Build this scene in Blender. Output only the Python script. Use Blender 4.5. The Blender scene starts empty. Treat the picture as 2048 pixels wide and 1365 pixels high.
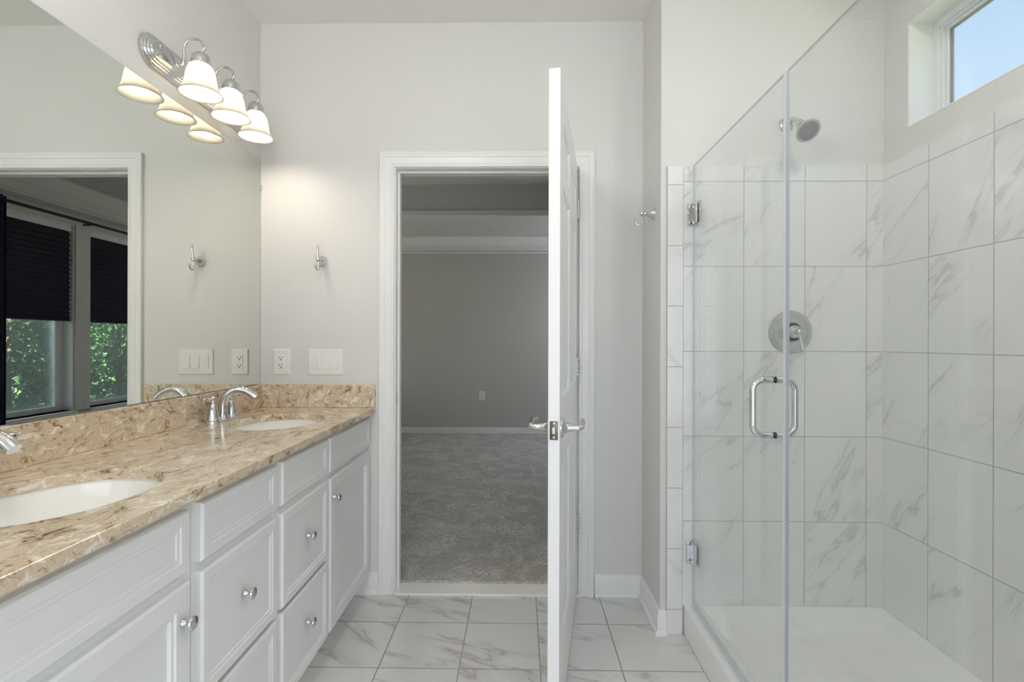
import bpy, bmesh, math, random
from mathutils import Vector, Matrix
random.seed(7)
PI = math.pi
sc = bpy.context.scene
C = sc.collection

# ------------------------------------------------------------------ camera
H = 1.2271
cd = bpy.data.cameras.new('camera'); cam = bpy.data.objects.new('camera', cd); C.objects.link(cam)
cd.sensor_fit = 'HORIZONTAL'; cd.sensor_width = 36.0
cd.lens = 997.03 / 2048 * 36.0
cd.shift_y = (683.7 - 682.5) / 2048
cd.clip_start = 0.02
cam.location = (0, 0, H)
cam.rotation_euler = (Matrix.Rotation(0.0154, 4, 'Z') @ Matrix.Rotation(PI/2, 4, 'X') @ Matrix.Rotation(0.0026, 4, 'Z')).to_euler()
sc.camera = cam
sc.view_settings.view_transform = 'Standard'; sc.view_settings.look = 'None'
sc.view_settings.exposure = 0.0; sc.view_settings.gamma = 1.0
sc.view_settings.use_curve_mapping = False
try:
    sc.cycles.max_bounces = 14; sc.cycles.transparent_max_bounces = 24; sc.cycles.diffuse_bounces = 10; sc.cycles.glossy_bounces = 6
    sc.cycles.sample_clamp_indirect = 6.0; sc.cycles.use_denoising = True
    sc.cycles.caustics_reflective = False; sc.cycles.caustics_refractive = False
except Exception: pass

# ------------------------------------------------------------------ world: pale blue daylight sky
w = bpy.data.worlds.new('sky'); sc.world = w; w.use_nodes = True
nt = w.node_tree; nt.nodes.clear()
o_ = nt.nodes.new('ShaderNodeOutputWorld'); b_ = nt.nodes.new('ShaderNodeBackground')
tc = nt.nodes.new('ShaderNodeTexCoord'); sp = nt.nodes.new('ShaderNodeSeparateXYZ'); rp = nt.nodes.new('ShaderNodeValToRGB')
nt.links.new(tc.outputs['Generated'], sp.inputs[0]); nt.links.new(sp.outputs['Z'], rp.inputs[0])
nt.links.new(rp.outputs[0], b_.inputs[0]); nt.links.new(b_.outputs[0], o_.inputs[0])
e = rp.color_ramp.elements
e[0].position = 0.0; e[0].color = (.86, .95, 1.03, 1)
e[1].position = 1.0; e[1].color = (.25, .5, 1, 1)
x = e.new(.33); x.color = (.66, .86, 1.06, 1)
x = e.new(.50); x.color = (.50, .73, 1, 1)
b_.inputs[1].default_value = 1.08

# ------------------------------------------------------------------ lights
def light(name, kind, loc, rot, energy, color, **k):
    d = bpy.data.lights.new(name, kind); o = bpy.data.objects.new(name, d); C.objects.link(o)
    o.location = loc; o.rotation_euler = rot; d.energy = energy; d.color = color
    for a, v in k.items(): setattr(d, a, v)
    return o
# sun on the hedge, coming over the roof from the other side of the house
light('sun', 'SUN', (0, 0, 6), (0, math.radians(-36), math.radians(12)), 90.0, (1, .95, .86), angle=.01)
# fill light added outside an invented rear window, behind the camera
light('fill_bath_rear', 'AREA', (.15, -1.80, 1.25), (PI/2, 0, 0), 36, (.93, .965, 1.0), shape='RECTANGLE', size=2.3, size_y=1.9)
# fill light added for the far bedroom wall, outside an invented corner window
light('fill_bedroom_corner', 'AREA', (1.63, 5.95, 1.43), (0, PI/2, 0), 27, (.94, .97, 1.0), shape='RECTANGLE', size=1.55, size_y=.66)
# sky light falling through the two bedroom windows with the shades
light('daylight_bedroom_shades', 'AREA', (2.42, 4.46, 1.82), (0, math.radians(70), 0), 26, (.86, .93, 1.0), shape='RECTANGLE', size=.32, size_y=2.2)
# weak fill added from the left, outside an invented bedroom window out of view
light('fill_bedroom_left', 'AREA', (-3.62, 4.1, 1.55), (0, -PI/2, 0), 5, (.93, .96, 1.0), shape='RECTANGLE', size=1.2, size_y=1.4)
# recessed lamp over the shower (the vanity bulbs and the added fill globe are emissive meshes further down)
light('downlight_shower', 'AREA', (1.10, 1.00, 2.765), (0, 0, 0), 7, (1.0, .98, .95), shape='DISK', size=.16)

# ------------------------------------------------------------------ material helpers
class G:
    def __init__(s, name):
        s.m = bpy.data.materials.new(name); s.m.use_nodes = True
        s.nt = s.m.node_tree; s.n = s.nt.nodes
        s.n.clear()
        s.out = s.n.new('ShaderNodeOutputMaterial')
    def set(s, sock, v):
        if v is None: return
        if isinstance(v, bpy.types.NodeSocket): s.nt.links.new(v, sock)
        elif isinstance(v, (tuple, list)):
            v = tuple(v)
            if sock.type == 'RGBA' and len(v) == 3: v = v + (1,)
            sock.default_value = v
        else: sock.default_value = v
    def node(s, t, ins=None, **attrs):
        n = s.n.new('ShaderNode' + t)
        for a, v in attrs.items(): setattr(n, a, v)
        for k, v in (ins or {}).items(): s.set(n.inputs[k], v)
        return n
    def math(s, op, a, b=None, c=None, clamp=False):
        n = s.n.new('ShaderNodeMath'); n.operation = op; n.use_clamp = clamp
        s.set(n.inputs[0], a)
        if b is not None: s.set(n.inputs[1], b)
        if c is not None: s.set(n.inputs[2], c)
        return n.outputs[0]
    def vmath(s, op, a, b=None):
        n = s.n.new('ShaderNodeVectorMath'); n.operation = op
        s.set(n.inputs[0], a)
        if b is not None: s.set(n.inputs[1], b)
        return n.outputs[0]
    def mix(s, f, a, b, mode='MIX'):
        n = s.n.new('ShaderNodeMix'); n.data_type = 'RGBA'; n.blend_type = mode
        s.set(n.inputs[0], f); s.set(n.inputs[6], a); s.set(n.inputs[7], b)
        return n.outputs[2]
    def ramp(s, f, stops, interp='LINEAR'):
        n = s.n.new('ShaderNodeValToRGB'); n.color_ramp.interpolation = interp
        e = n.color_ramp.elements
        while len(e) < len(stops): e.new(.5)
        for i, (p, c) in enumerate(stops):
            e[i].position = p; e[i].color = tuple(c) + (1,) if len(c) == 3 else c
        s.set(n.inputs[0], f)
        return n.outputs[0]
    def smooth(s, v, a, b, lo=0.0, hi=1.0):
        n = s.n.new('ShaderNodeMapRange'); n.interpolation_type = 'SMOOTHSTEP'
        s.set(n.inputs[0], v); n.inputs[1].default_value = a; n.inputs[2].default_value = b
        n.inputs[3].default_value = lo; n.inputs[4].default_value = hi
        return n.outputs[0]
    def noise(s, vec, scale, detail=4, rough=.5, dist=0.0, out='Fac'):
        n = s.node('TexNoise', {'Vector': vec, 'Scale': scale, 'Detail': detail, 'Roughness': rough, 'Distortion': dist})
        return n.outputs[0 if out == 'Fac' else 1]
    def coord(s, out='Object'): return s.n.new('ShaderNodeTexCoord').outputs[out]
    def bsdf(s, **k):
        p = s.n.new('ShaderNodeBsdfPrincipled')
        for a, v in k.items(): s.set(p.inputs[a.replace('_', ' ')], v)
        s.nt.links.new(p.outputs[0], s.out.inputs[0]); return p
    def bump(s, p, h, strength=.2, dist=.01):
        n = s.node('Bump', {'Height': h, 'Strength': strength, 'Distance': dist})
        s.nt.links.new(n.outputs[0], p.inputs['Normal'])

def simple(name, col, rough=.5, metal=0.0, spec=.5, bump=None, var=.0):
    g = G(name)
    c = col
    if var:
        c = g.mix(g.noise(g.coord(), 3.0, 3), tuple(v * (1 - var) for v in col), tuple(min(1, v * (1 + var)) for v in col))
    p = g.bsdf(Base_Color=c, Roughness=rough, Metallic=metal, Specular_IOR_Level=spec)
    if bump: g.bump(p, g.noise(g.coord(), bump[0], 3), bump[1], bump[2])
    return g.m

def tile(name, ua, va, u0, v0, tw, th, grout=.0016, base=(.80, .80, .795), vein=(.54, .54, .55), ang=.85, rough=.09, gcol=(.42, .42, .41), bw=.5, seed=0.0, sparse=.46):
    g = G(name)
    s = g.node('SeparateXYZ', {0: g.coord()})
    u = s.outputs[ua]; v = s.outputs[va]
    U = g.math('DIVIDE', g.math('SUBTRACT', u, u0), tw); V = g.math('DIVIDE', g.math('SUBTRACT', v, v0), th)
    iu = g.math('FLOOR', U); iv = g.math('FLOOR', V)
    fu = g.math('SUBTRACT', U, iu); fv = g.math('SUBTRACT', V, iv)
    du = g.math('MULTIPLY', g.math('MINIMUM', fu, g.math('SUBTRACT', 1.0, fu)), tw)
    dv = g.math('MULTIPLY', g.math('MINIMUM', fv, g.math('SUBTRACT', 1.0, fv)), th)
    d = g.math('MINIMUM', du, dv)
    gm = g.smooth(d, grout * .75, grout * 1.35, 1.0, 0.0)
    cid = g.node('CombineXYZ', {0: iu, 1: iv, 2: seed})
    wn = g.node('TexWhiteNoise', {'Vector': cid.outputs[0]}, noise_dimensions='3D')
    p2 = g.node('CombineXYZ', {0: u, 1: v, 2: 0.0}).outputs[0]
    off = g.vmath('MULTIPLY', wn.outputs['Color'], (9.0, 9.0, 9.0))
    # slight turn of the veins from tile to tile
    turn = g.math('MULTIPLY_ADD', g.math('SUBTRACT', wn.outputs['Value'], .5), .5, -ang)
    rot = g.node('VectorRotate', {'Vector': p2, 'Angle': turn}, rotation_type='Z_AXIS').outputs[0]
    q = g.vmath('ADD', g.vmath('MULTIPLY', rot, (1.0, 4.6, 1.0)), off)
    warp = g.noise(q, 3.2, 3, out='Color')
    q2 = g.vmath('ADD', q, g.vmath('MULTIPLY', g.vmath('SUBTRACT', warp, (.5, .5, .5)), (.22, .5, .0)))
    n1 = g.noise(q2, 1.55, 5, .55)
    ridge = g.math('ABSOLUTE', g.math('SUBTRACT', n1, .5))
    thin = g.smooth(ridge, .0, .022, 1.0, .0)
    wide = g.smooth(ridge, .0, .085, 1.0, .0)
    n2 = g.noise(g.vmath('ADD', q, (3.1, 7.7, 2.0)), 1.3, 2)
    area = g.smooth(n2, sparse, sparse + .16)
    n3 = g.noise(q2, 9.0, 4, .6)
    f = g.math('MULTIPLY', g.math('ADD', g.math('MULTIPLY', thin, .55), g.math('MULTIPLY', wide, g.math('MULTIPLY', n3, bw))), area, clamp=True)
    tint = g.noise(g.vmath('ADD', p2, off), 2.0, 2)
    b0 = g.mix(tint, base, tuple(c * .955 for c in base))
    col = g.mix(f, b0, vein)
    col = g.mix(gm, col, gcol)
    r = g.math('MULTIPLY_ADD', gm, .6, rough)
    p = g.bsdf(Base_Color=col, Roughness=r, Specular_IOR_Level=1.0)
    g.bump(p, g.math('SUBTRACT', 1.0, gm), .35, .002)
    return g.m

M = {}
M['paint'] = simple('wall_paint', (.70, .694, .676), .55, bump=(260, .03, .002), var=.01)
M['ceil'] = simple('ceiling_paint', (.82, .81, .79), .7, bump=(200, .04, .002), var=.01)
M['trim'] = simple('white_trim', (.82, .82, .81), .3)
M['door'] = simple('door_paint', (.82, .82, .82), .28)
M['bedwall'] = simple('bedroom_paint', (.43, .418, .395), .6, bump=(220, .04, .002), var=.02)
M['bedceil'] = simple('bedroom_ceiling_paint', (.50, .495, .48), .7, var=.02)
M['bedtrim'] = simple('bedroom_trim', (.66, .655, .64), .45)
M['cab'] = simple('cabinet_paint', (.785, .785, .79), .32, bump=(140, .015, .001))
M['porc'] = simple('porcelain', (.87, .86, .83), .08)
M['acryl'] = simple('acrylic_pan', (.83, .83, .82), .18)
M['chrome'] = simple('chrome', (.66, .665, .67), .06, 1.0)
M['nickel'] = simple('brushed_nickel', (.55, .53, .50), .28, 1.0)
M['bronze'] = simple('dark_latch_metal', (.16, .135, .11), .35, 1.0)
M['dark'] = simple('dark_gap', (.015, .015, .016), .6)
M['rubber'] = simple('black_rubber', (.02, .02, .022), .5)
M['plate'] = simple('white_plastic', (.80, .795, .77), .3)
M['greyface'] = simple('grey_nozzle_rubber', (.26, .27, .28), .45)
M['black'] = simple('black_iron', (.012, .012, .014), .45)
M['vinyl'] = simple('white_vinyl', (.80, .81, .82), .35)
M['thresh'] = simple('threshold_stone', (.88, .87, .85), .2, var=.02)
M['bark'] = simple('bark', (.09, .06, .04), .9)
M['soil'] = simple('soil_and_grass', (.09, .13, .05), .95, var=.3)
M['navy'] = simple('navy_shade_fabric', (.012, .015, .026), .8)

g = G('navy_curtain'); n = g.noise(g.coord(), 26, 4, .6, 1.5)
g.bsdf(Base_Color=g.ramp(n, [(.35, (.006, .008, .02)), (.6, (.012, .016, .04)), (.75, (.03, .035, .06))]), Roughness=.85); M['curtain'] = g.m

g = G('mirror_silver'); g.bsdf(Base_Color=(.83, .845, .795), Roughness=.0, Metallic=1.0); M['mirror'] = g.m

def glassmat(name, tint, edge=False):
    g = G(name)
    tr = g.node('BsdfTransparent', {'Color': tint}); gl = g.node('BsdfGlossy', {'Color': (1, 1, 1), 'Roughness': .0})
    ge = g.n.new('ShaderNodeNewGeometry')
    dt = g.n.new('ShaderNodeVectorMath'); dt.operation = 'DOT_PRODUCT'
    g.set(dt.inputs[0], ge.outputs['Incoming']); g.set(dt.inputs[1], ge.outputs['Normal'])
    f5 = g.math('POWER', g.math('SUBTRACT', 1.0, g.math('ABSOLUTE', dt.outputs['Value']), clamp=True), 5.0)
    mx = g.node('MixShader', {0: g.math('MULTIPLY_ADD', f5, .93, .035), 1: tr.outputs[0], 2: gl.outputs[0]})
    g.nt.links.new(mx.outputs[0], g.out.inputs[0]); return g.m
M['glass'] = glassmat('clear_glass', (.965, .975, .972))
M['pane'] = glassmat('window_pane', (.97, .98, .99))
g = G('glass_edge'); tr = g.node('BsdfTransparent', {'Color': (.78, .84, .84)}); pr = g.n.new('ShaderNodeBsdfPrincipled')
g.set(pr.inputs['Base Color'], (.58, .62, .63)); g.set(pr.inputs['Roughness'], .12)
mx = g.node('MixShader', {0: .5, 1: tr.outputs[0], 2: pr.outputs[0]}); g.nt.links.new(mx.outputs[0], g.out.inputs[0]); M['gedge'] = g.m
g = G('clear_seal'); tr = g.node('BsdfTransparent', {'Color': (.93, .93, .95)}); pr = g.n.new('ShaderNodeBsdfPrincipled')
g.set(pr.inputs['Base Color'], (.85, .85, .88)); g.set(pr.inputs['Roughness'], .15)
mx = g.node('MixShader', {0: .55, 1: tr.outputs[0], 2: pr.outputs[0]}); g.nt.links.new(mx.outputs[0], g.out.inputs[0]); M['seal'] = g.m

g = G('alabaster_glass')
n = g.noise(g.coord(), 22, 4, .6, 1.0)
cc = g.ramp(n, [(.3, (.90, .87, .80)), (.7, (.96, .945, .91))])
tl = g.node('BsdfTranslucent', {'Color': cc}); df = g.node('BsdfDiffuse', {'Color': cc}); gs = g.node('BsdfGlossy', {'Roughness': .15})
m1 = g.node('MixShader', {0: .38, 1: tl.outputs[0], 2: df.outputs[0]}); m2 = g.node('MixShader', {0: .05, 1: m1.outputs[0], 2: gs.outputs[0]})
g.nt.links.new(m2.outputs[0], g.out.inputs[0]); M['alab'] = g.m
BULB = 118.0; FILL_GLOBE = 33.0
g = G('lit_bulb'); em = g.node('Emission', {'Color': (1.0, .87, .70), 'Strength': BULB}); g.nt.links.new(em.outputs[0], g.out.inputs[0]); M['bulb'] = g.m
g = G('fill_globe_glow'); em = g.node('Emission', {'Color': (1.0, .965, .90), 'Strength': FILL_GLOBE}); g.nt.links.new(em.outputs[0], g.out.inputs[0]); M['fill_glow'] = g.m  # glow of the added fill globe

g = G('insect_screen'); tr = g.node('BsdfTransparent', {}); df = g.node('BsdfDiffuse', {'Color': (.72, .79, .84)})
mx = g.node('MixShader', {0: .26, 1: tr.outputs[0], 2: df.outputs[0]}); g.nt.links.new(mx.outputs[0], g.out.inputs[0]); M['screen'] = g.m

# swirled tan / brown / white quartz
g = G('swirled_quartz')
co = g.coord()
w1 = g.noise(co, 7.0, 3, .55, out='Color')
q = g.vmath('ADD', co, g.vmath('MULTIPLY', g.vmath('SUBTRACT', w1, (.5, .5, .5)), (.17, .17, .17)))
w2 = g.noise(q, 24.0, 2, .5, out='Color')
q = g.vmath('ADD', q, g.vmath('MULTIPLY', g.vmath('SUBTRACT', w2, (.5, .5, .5)), (.035, .035, .035)))
st = g.vmath('MULTIPLY', q, (1.5, .62, 1.5))
n1 = g.noise(st, 21.0, 5, .62, .6)
n2 = g.noise(g.vmath('ADD', st, (5, 3, 9)), 60.0, 3, .55, .8)
f = g.math('ADD', g.math('MULTIPLY', n1, .66), g.math('MULTIPLY', n2, .34))
col = g.ramp(f, [(.33, (.09, .06, .042)), (.39, (.27, .185, .12)), (.44, (.50, .39, .27)), (.49, (.67, .56, .42)), (.53, (.57, .46, .335)), (.57, (.74, .655, .53)), (.63, (.86, .81, .72)), (.70, (.56, .47, .37))])
p = g.bsdf(Base_Color=col, Roughness=.13); M['quartz'] = g.m

g = G('grey_carpet')
co = g.coord()
n1 = g.noise(co, 170, 3, .7); n2 = g.noise(co, 60, 3, .6, 1.0); n3 = g.noise(co, 4.5, 5, .6, 1.2)
f = g.math('ADD', g.math('MULTIPLY', n1, .55), g.math('MULTIPLY', n2, .45))
c1 = g.ramp(f, [(.36, (.22, .21, .19)), (.50, (.66, .635, .60)), (.64, (.92, .90, .87))])
c1 = g.mix(g.smooth(n3, .35, .65, .0, .62), c1, (.42, .405, .38))
p = g.bsdf(Base_Color=c1, Roughness=.95, Specular_IOR_Level=.05); g.bump(p, f, 1.0, .012); M['carpet'] = g.m

g = G('leaf')
oi = g.node('ObjectInfo'); n = g.noise(g.coord(), 9.0, 3)
cc = g.ramp(n, [(.3, (.03, .075, .025)), (.55, (.07, .17, .05)), (.75, (.16, .32, .09))])
tl = g.node('BsdfTranslucent', {'Color': cc}); pr = g.n.new('ShaderNodeBsdfPrincipled'); g.set(pr.inputs['Base Color'], cc); g.set(pr.inputs['Roughness'], .35)
mx = g.node('MixShader', {0: .3, 1: pr.outputs[0], 2: tl.outputs[0]}); g.nt.links.new(mx.outputs[0], g.out.inputs[0]); M['leaf'] = g.m

ZR = .8333 - 2 * .3555
M['tile_back'] = tile('marble_tile_back', 0, 2, .9352, ZR, .2541, .3555, seed=1.0)
M['tile_right'] = tile('marble_tile_right', 1, 2, 1.866, ZR, .2541, .3555, ang=-.95, seed=2.0)
M['tile_strip'] = tile('marble_tile_strip', 0, 2, .617, .107, .0685, .2541, ang=-.8, seed=3.0)
M['tile_floor'] = tile('marble_tile_floor', 0, 1, -.5288, 2.1693, .3048, .3048, grout=.0024, base=(.74, .73, .72), vein=(.47, .455, .45), ang=-.55, rough=.2, gcol=(.33, .32, .31), bw=.75, seed=4.4, sparse=.43)

# ------------------------------------------------------------------ mesh helpers
class MB:
    def __init__(s): s.v = []; s.f = []; s.mi = []; s.cur = 0
    def add(s, vs, fs):
        b = len(s.v); s.v += [tuple(p) for p in vs]
        for f in fs: s.f.append(tuple(b + i for i in f)); s.mi.append(s.cur)
        return s
    def box(s, x0, x1, y0, y1, z0, z1):
        x0, x1 = min(x0, x1), max(x0, x1); y0, y1 = min(y0, y1), max(y0, y1); z0, z1 = min(z0, z1), max(z0, z1)
        return s.add([(x0,y0,z0),(x1,y0,z0),(x1,y1,z0),(x0,y1,z0),(x0,y0,z1),(x1,y0,z1),(x1,y1,z1),(x0,y1,z1)],
                     [(0,3,2,1),(4,5,6,7),(0,1,5,4),(1,2,6,5),(2,3,7,6),(3,0,4,7)])
    def loft(s, rings, cap0=True, cap1=True, closed=True):
        n = len(rings[0]); vs = [p for r in rings for p in r]; fs = []
        for i in range(len(rings) - 1):
            for j in range(n if closed else n - 1):
                k = (j + 1) % n
                fs.append((i*n+j, i*n+k, (i+1)*n+k, (i+1)*n+j))
        if cap0: fs.append(tuple(range(n))[::-1])
        if cap1: fs.append(tuple((len(rings)-1)*n + j for j in range(n)))
        return s.add(vs, fs)
    def lathe(s, prof, o=(0,0,0), axis='Z', seg=32, cap0=True, cap1=True):
        if isinstance(axis, str): ax = {'X': Vector((1,0,0)), 'Y': Vector((0,1,0)), 'Z': Vector((0,0,1)), '-X': Vector((-1,0,0)), '-Y': Vector((0,-1,0)), '-Z': Vector((0,0,-1))}[axis]
        else: ax = Vector(axis).normalized()
        q = Vector((0,0,1)).rotation_difference(ax); o = Vector(o)
        rings = [[o + q @ Vector((max(r, 1e-5)*math.cos(2*PI*j/seg), max(r, 1e-5)*math.sin(2*PI*j/seg), h)) for j in range(seg)] for r, h in prof]
        return s.loft(rings, cap0, cap1)
    def tube(s, pts, rad, seg=14, caps=True):
        pts = [Vector(p) for p in pts]; n = len(pts)
        rads = rad if isinstance(rad, (list, tuple)) else [rad]*n
        t = [(pts[min(i+1,n-1)] - pts[max(i-1,0)]).normalized() for i in range(n)]
        up = Vector((0,0,1)) if abs(t[0].z) < .9 else Vector((0,1,0))
        a = t[0].cross(up).normalized(); rings = []
        for i in range(n):
            if i: a = (a - t[i]*a.dot(t[i])).normalized()
            b = t[i].cross(a)
            rings.append([pts[i] + (a*math.cos(2*PI*j/seg) + b*math.sin(2*PI*j/seg))*rads[i] for j in range(seg)])
        return s.loft(rings, caps, caps)
    def ball(s, o, r, seg=16):
        return s.lathe([(r*math.sin(PI*i/10), -r*math.cos(PI*i/10)) for i in range(11)], o, 'Z', seg, False, False)
    def prism(s, poly, axis, a0, a1):
        # poly in the two remaining axes (in order), extruded along axis
        def P(p, a): 
            return {'X': (a, p[0], p[1]), 'Y': (p[0], a, p[1]), 'Z': (p[0], p[1], a)}[axis]
        return s.loft([[P(p, a0) for p in poly], [P(p, a1) for p in poly]])
    def build(s, name, mat, parent=None, bevel=0, sharp=35, world=True, mats=None, seg=2):
        me = bpy.data.meshes.new(name)
        off = Vector((0,0,0))
        p = parent
        if world:
            while p is not None: off += p.location; p = p.parent
        me.from_pydata([tuple(Vector(q) - off) for q in s.v], [], s.f)
        for m in (mats or [mat]): me.materials.append(m)
        if mats:
            for i, pl in enumerate(me.polygons): pl.material_index = s.mi[i]
        bm = bmesh.new(); bm.from_mesh(me); bmesh.ops.recalc_face_normals(bm, faces=bm.faces); bm.to_mesh(me); bm.free()
        me.polygons.foreach_set('use_smooth', [True]*len(me.polygons))
        me.set_sharp_from_angle(angle=math.radians(sharp))
        o = bpy.data.objects.new(name, me); C.objects.link(o)
        if parent: o.parent = parent
        if bevel:
            b = o.modifiers.new('bevel', 'BEVEL'); b.width = bevel; b.segments = seg; b.limit_method = 'ANGLE'; b.angle_limit = math.radians(50); b.harden_normals = False
        return o

def spline(pts, n=8):
    P = [Vector(p) for p in pts]; P = [P[0]*2-P[1]] + P + [P[-1]*2-P[-2]]; out = []
    for i in range(1, len(P)-2):
        for k in range(n):
            t = k/n; a, b, c, d = P[i-1:i+3]
            out.append(.5*((2*b) + (c-a)*t + (2*a-5*b+4*c-d)*t*t + (3*b-a-3*c+d)*t**3))
    out.append(P[-2]); return out
def tag(o, label, cat, group=None, kind=None):
    o['label'] = label; o['category'] = cat
    if group: o['group'] = group
    if kind: o['kind'] = kind
    return o
def thing(name, label, cat, loc=(0,0,0), rz=0, group=None, kind=None):
    o = bpy.data.objects.new(name, None); C.objects.link(o); o.empty_display_size = .1
    o.location = loc; o.rotation_euler = (0, 0, rz)
    return tag(o, label, cat, group, kind)
def struct(name, mb, mat, label, cat, **k):
    return tag(mb.build(name, mat, **k), label, cat, kind='structure')
def copy_tree(o, parent=None):
    c = o.copy(); C.objects.link(c)
    if parent: c.parent = parent
    for ch in list(o.children): copy_tree(ch, c)
    return c

# ------------------------------------------------------------------ room shell
XL, XR, XJ = -1.268, 1.518, .592      # left wall, shower's right wall, side of the jog
YD, YB, YS = 2.415, 2.525, 2.106      # door wall, its bedroom side, shower back wall
YR, ZC = -1.70, 2.775                 # rear wall, ceiling
DX0, DX1, DZ = -.603, .288, 2.068     # door opening
FX0, FX1, FY = -3.4, 1.45, 6.57       # bedroom
struct('floor', MB().box(XL-.1, XR+.1, YR-.1, YD+.02, -.08, 0), M['tile_floor'], 'white marble-look square floor tiles with grey veins', 'floor')
struct('ceiling', MB().box(XL-.1, XR+.14, YR-.1, YB, ZC, ZC+.1), M['ceil'], 'plain off-white bathroom ceiling', 'ceiling')
struct('wall_left', MB().box(XL-.1, XL, YR-.1, YD, 0, ZC), M['paint'], 'off-white wall behind the vanity and mirror', 'wall')
struct('wall_back', MB().box(XL-.1, DX0-.018, YD, YB, 0, ZC).box(DX1+.018, XJ, YD, YB, 0, ZC).box(DX0-.018, DX1+.018, YD, YB, DZ+.018, ZC), M['paint'], 'off-white wall around the bedroom doorway', 'wall')
struct('wall_shower', MB().box(XJ, XR+.14, YS, YB, 0, ZC), M['paint'], 'off-white wall above the shower tiles with its painted side', 'wall', bevel=.003)
WY0, WY1, WZ0, WZ1 = .95, 1.975, 2.068, 2.476
struct('wall_right', MB().box(XR, XR+.14, YR-.1, WY0, 0, ZC).box(XR, XR+.14, WY1, YS, 0, ZC).box(XR, XR+.14, WY0, WY1, 0, WZ0).box(XR, XR+.14, WY0, WY1, WZ1, ZC), M['paint'], 'off-white shower wall with the high window', 'wall')
RW0, RW1, RWB, RWT = -1.0, 1.30, .30, 2.20     # wide rear window, invented to let the fill light in
struct('wall_rear', MB().box(XL, RW0, YR-.1, YR, 0, ZC).box(RW1, XR, YR-.1, YR, 0, ZC).box(RW0, RW1, YR-.1, YR, 0, RWB).box(RW0, RW1, YR-.1, YR, RWT, ZC), M['paint'], 'off-white rear wall with an added window opening, behind the camera', 'wall')
struct('wall_shower_front', MB().box(.69, XR, .46, .575, 0, ZC), M['paint'], 'end wall of the shower on the near side', 'wall')
# tiles
struct('wall_tile_back', MB().box(.685, XR, YS-.008, YS, .118, 1.965), M['tile_back'], 'glossy white marble tiles behind the shower valve', 'tiled wall')
struct('wall_tile_strip', MB().box(.617, .685, YS-.0085, YS, 0, 1.965), M['tile_strip'], 'narrow column of marble tiles left of the glass door', 'tiled wall', bevel=.002)
struct('wall_tile_right', MB().box(XR-.008, XR, .575, YS-.008, .118, 1.965), M['tile_right'], 'glossy white marble tiles below the high window', 'tiled wall')
struct('wall_tile_front', MB().box(.70, XR-.008, .575, .583, .118, 1.965), M['tile_back'], 'marble tiles on the near end of the shower', 'tiled wall')

# baseboards
BP = [(0, 0), (.022, 0), (.024, .006), (.021, .015), (.013, .020), (.013, .075), (.010, .083), (.0095, .092), (.006, .100), (0, .103)]
def base_x(name, x0, x1, y, s, label, z=0, mat='trim', sc_=1.0):
    b = MB(); b.prism([(y + s*d, z + h*sc_) for d, h in BP], 'X', x0, x1); return struct(name, b, M[mat], label, 'baseboard')
def base_y(name, y0, y1, x, s, label, z=0, mat='trim', sc_=1.0):
    b = MB(); b.prism([(x + s*d, z + h*sc_) for d, h in BP], 'Y', y0, y1)
    return struct(name, b, M[mat], label, 'baseboard')
base_x('baseboard_back', .364, XJ, YD, -1, 'white baseboard on the wall right of the doorway')
base_x('baseboard_back_left', -.80, -.682, YD, -1, 'short white baseboard between vanity and door casing')
# side baseboard with its mitred return onto the jog's front face
b = MB()
n_ = len(BP)
r0 = [(XJ - d, YD, h) for d, h in BP]; r1 = [(XJ - d, YS - d, h) for d, h in BP]; r2 = [(.617, YS - d, h) for d, h in BP]
b.loft([r0, r1, r2]); struct('baseboard_side', b, M['trim'], 'white baseboard on the short wall beside the shower', 'baseboard')

# door casing and jamb
CP = [(0, 0), (0, .009), (.003, .011), (.009, .011), (.012, .0085), (.016, .0105), (.020, .0095), (.044, .0135), (.048, .0165), (.055, .0175), (.060, .016), (.064, .018), (.070, .018), (.073, .015), (.073, 0)]
b = MB(); cx0, cx1, cz = DX0 + .006 - .012, DX1 - .006 + .004, DZ + .004
b.loft([[(cx0 - w_, YD - t, 0) for w_, t in CP], [(cx0 - w_, YD - t, cz + w_) for w_, t in CP], [(cx1 + w_, YD - t, cz + w_) for w_, t in CP], [(cx1 + w_, YD - t, 0) for w_, t in CP]])
struct('trim_1', b, M['trim'], 'white moulded casing around the bedroom doorway', 'door casing', sharp=25)
b = MB()
b.box(DX0-.018, DX0, YD, YB+.01, 0, DZ+.018).box(DX1, DX1+.018, YD, YB+.01, 0, DZ+.018).box(DX0, DX1, YD, YB+.01, DZ, DZ+.018)
b.box(DX0, DX0+.011, YD+.038, YD+.072, 0, DZ-.011).box(DX1-.011, DX1, YD+.038, YD+.072, 0, DZ-.011).box(DX0, DX1, YD+.038, YD+.072, DZ-.011, DZ)
jamb = struct('trim_2', b, M['trim'], 'white door jamb with stop inside the bedroom doorway', 'door jamb', bevel=.0015)
b = MB(); b.loft([[(DX0 + t, YD + .018 + .013*math.cos(a), .951 + .030*math.sin(a)) for a in [2*PI*i/20 for i in range(20)]] for t in (0, .0015)])
b.box(DX0+.0015, DX0+.0018, YD+.010, YD+.024, .938, .964)
sp_ = b.build('strike_plate', M['nickel'], jamb, world=False); sp_['label'] = 'oval metal strike plate'
struct('trim_3', MB().box(DX0, DX1, YD-.018, YB-.02, 0, .010), M['thresh'], 'white threshold strip between tile and carpet', 'threshold', bevel=.002)

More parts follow.
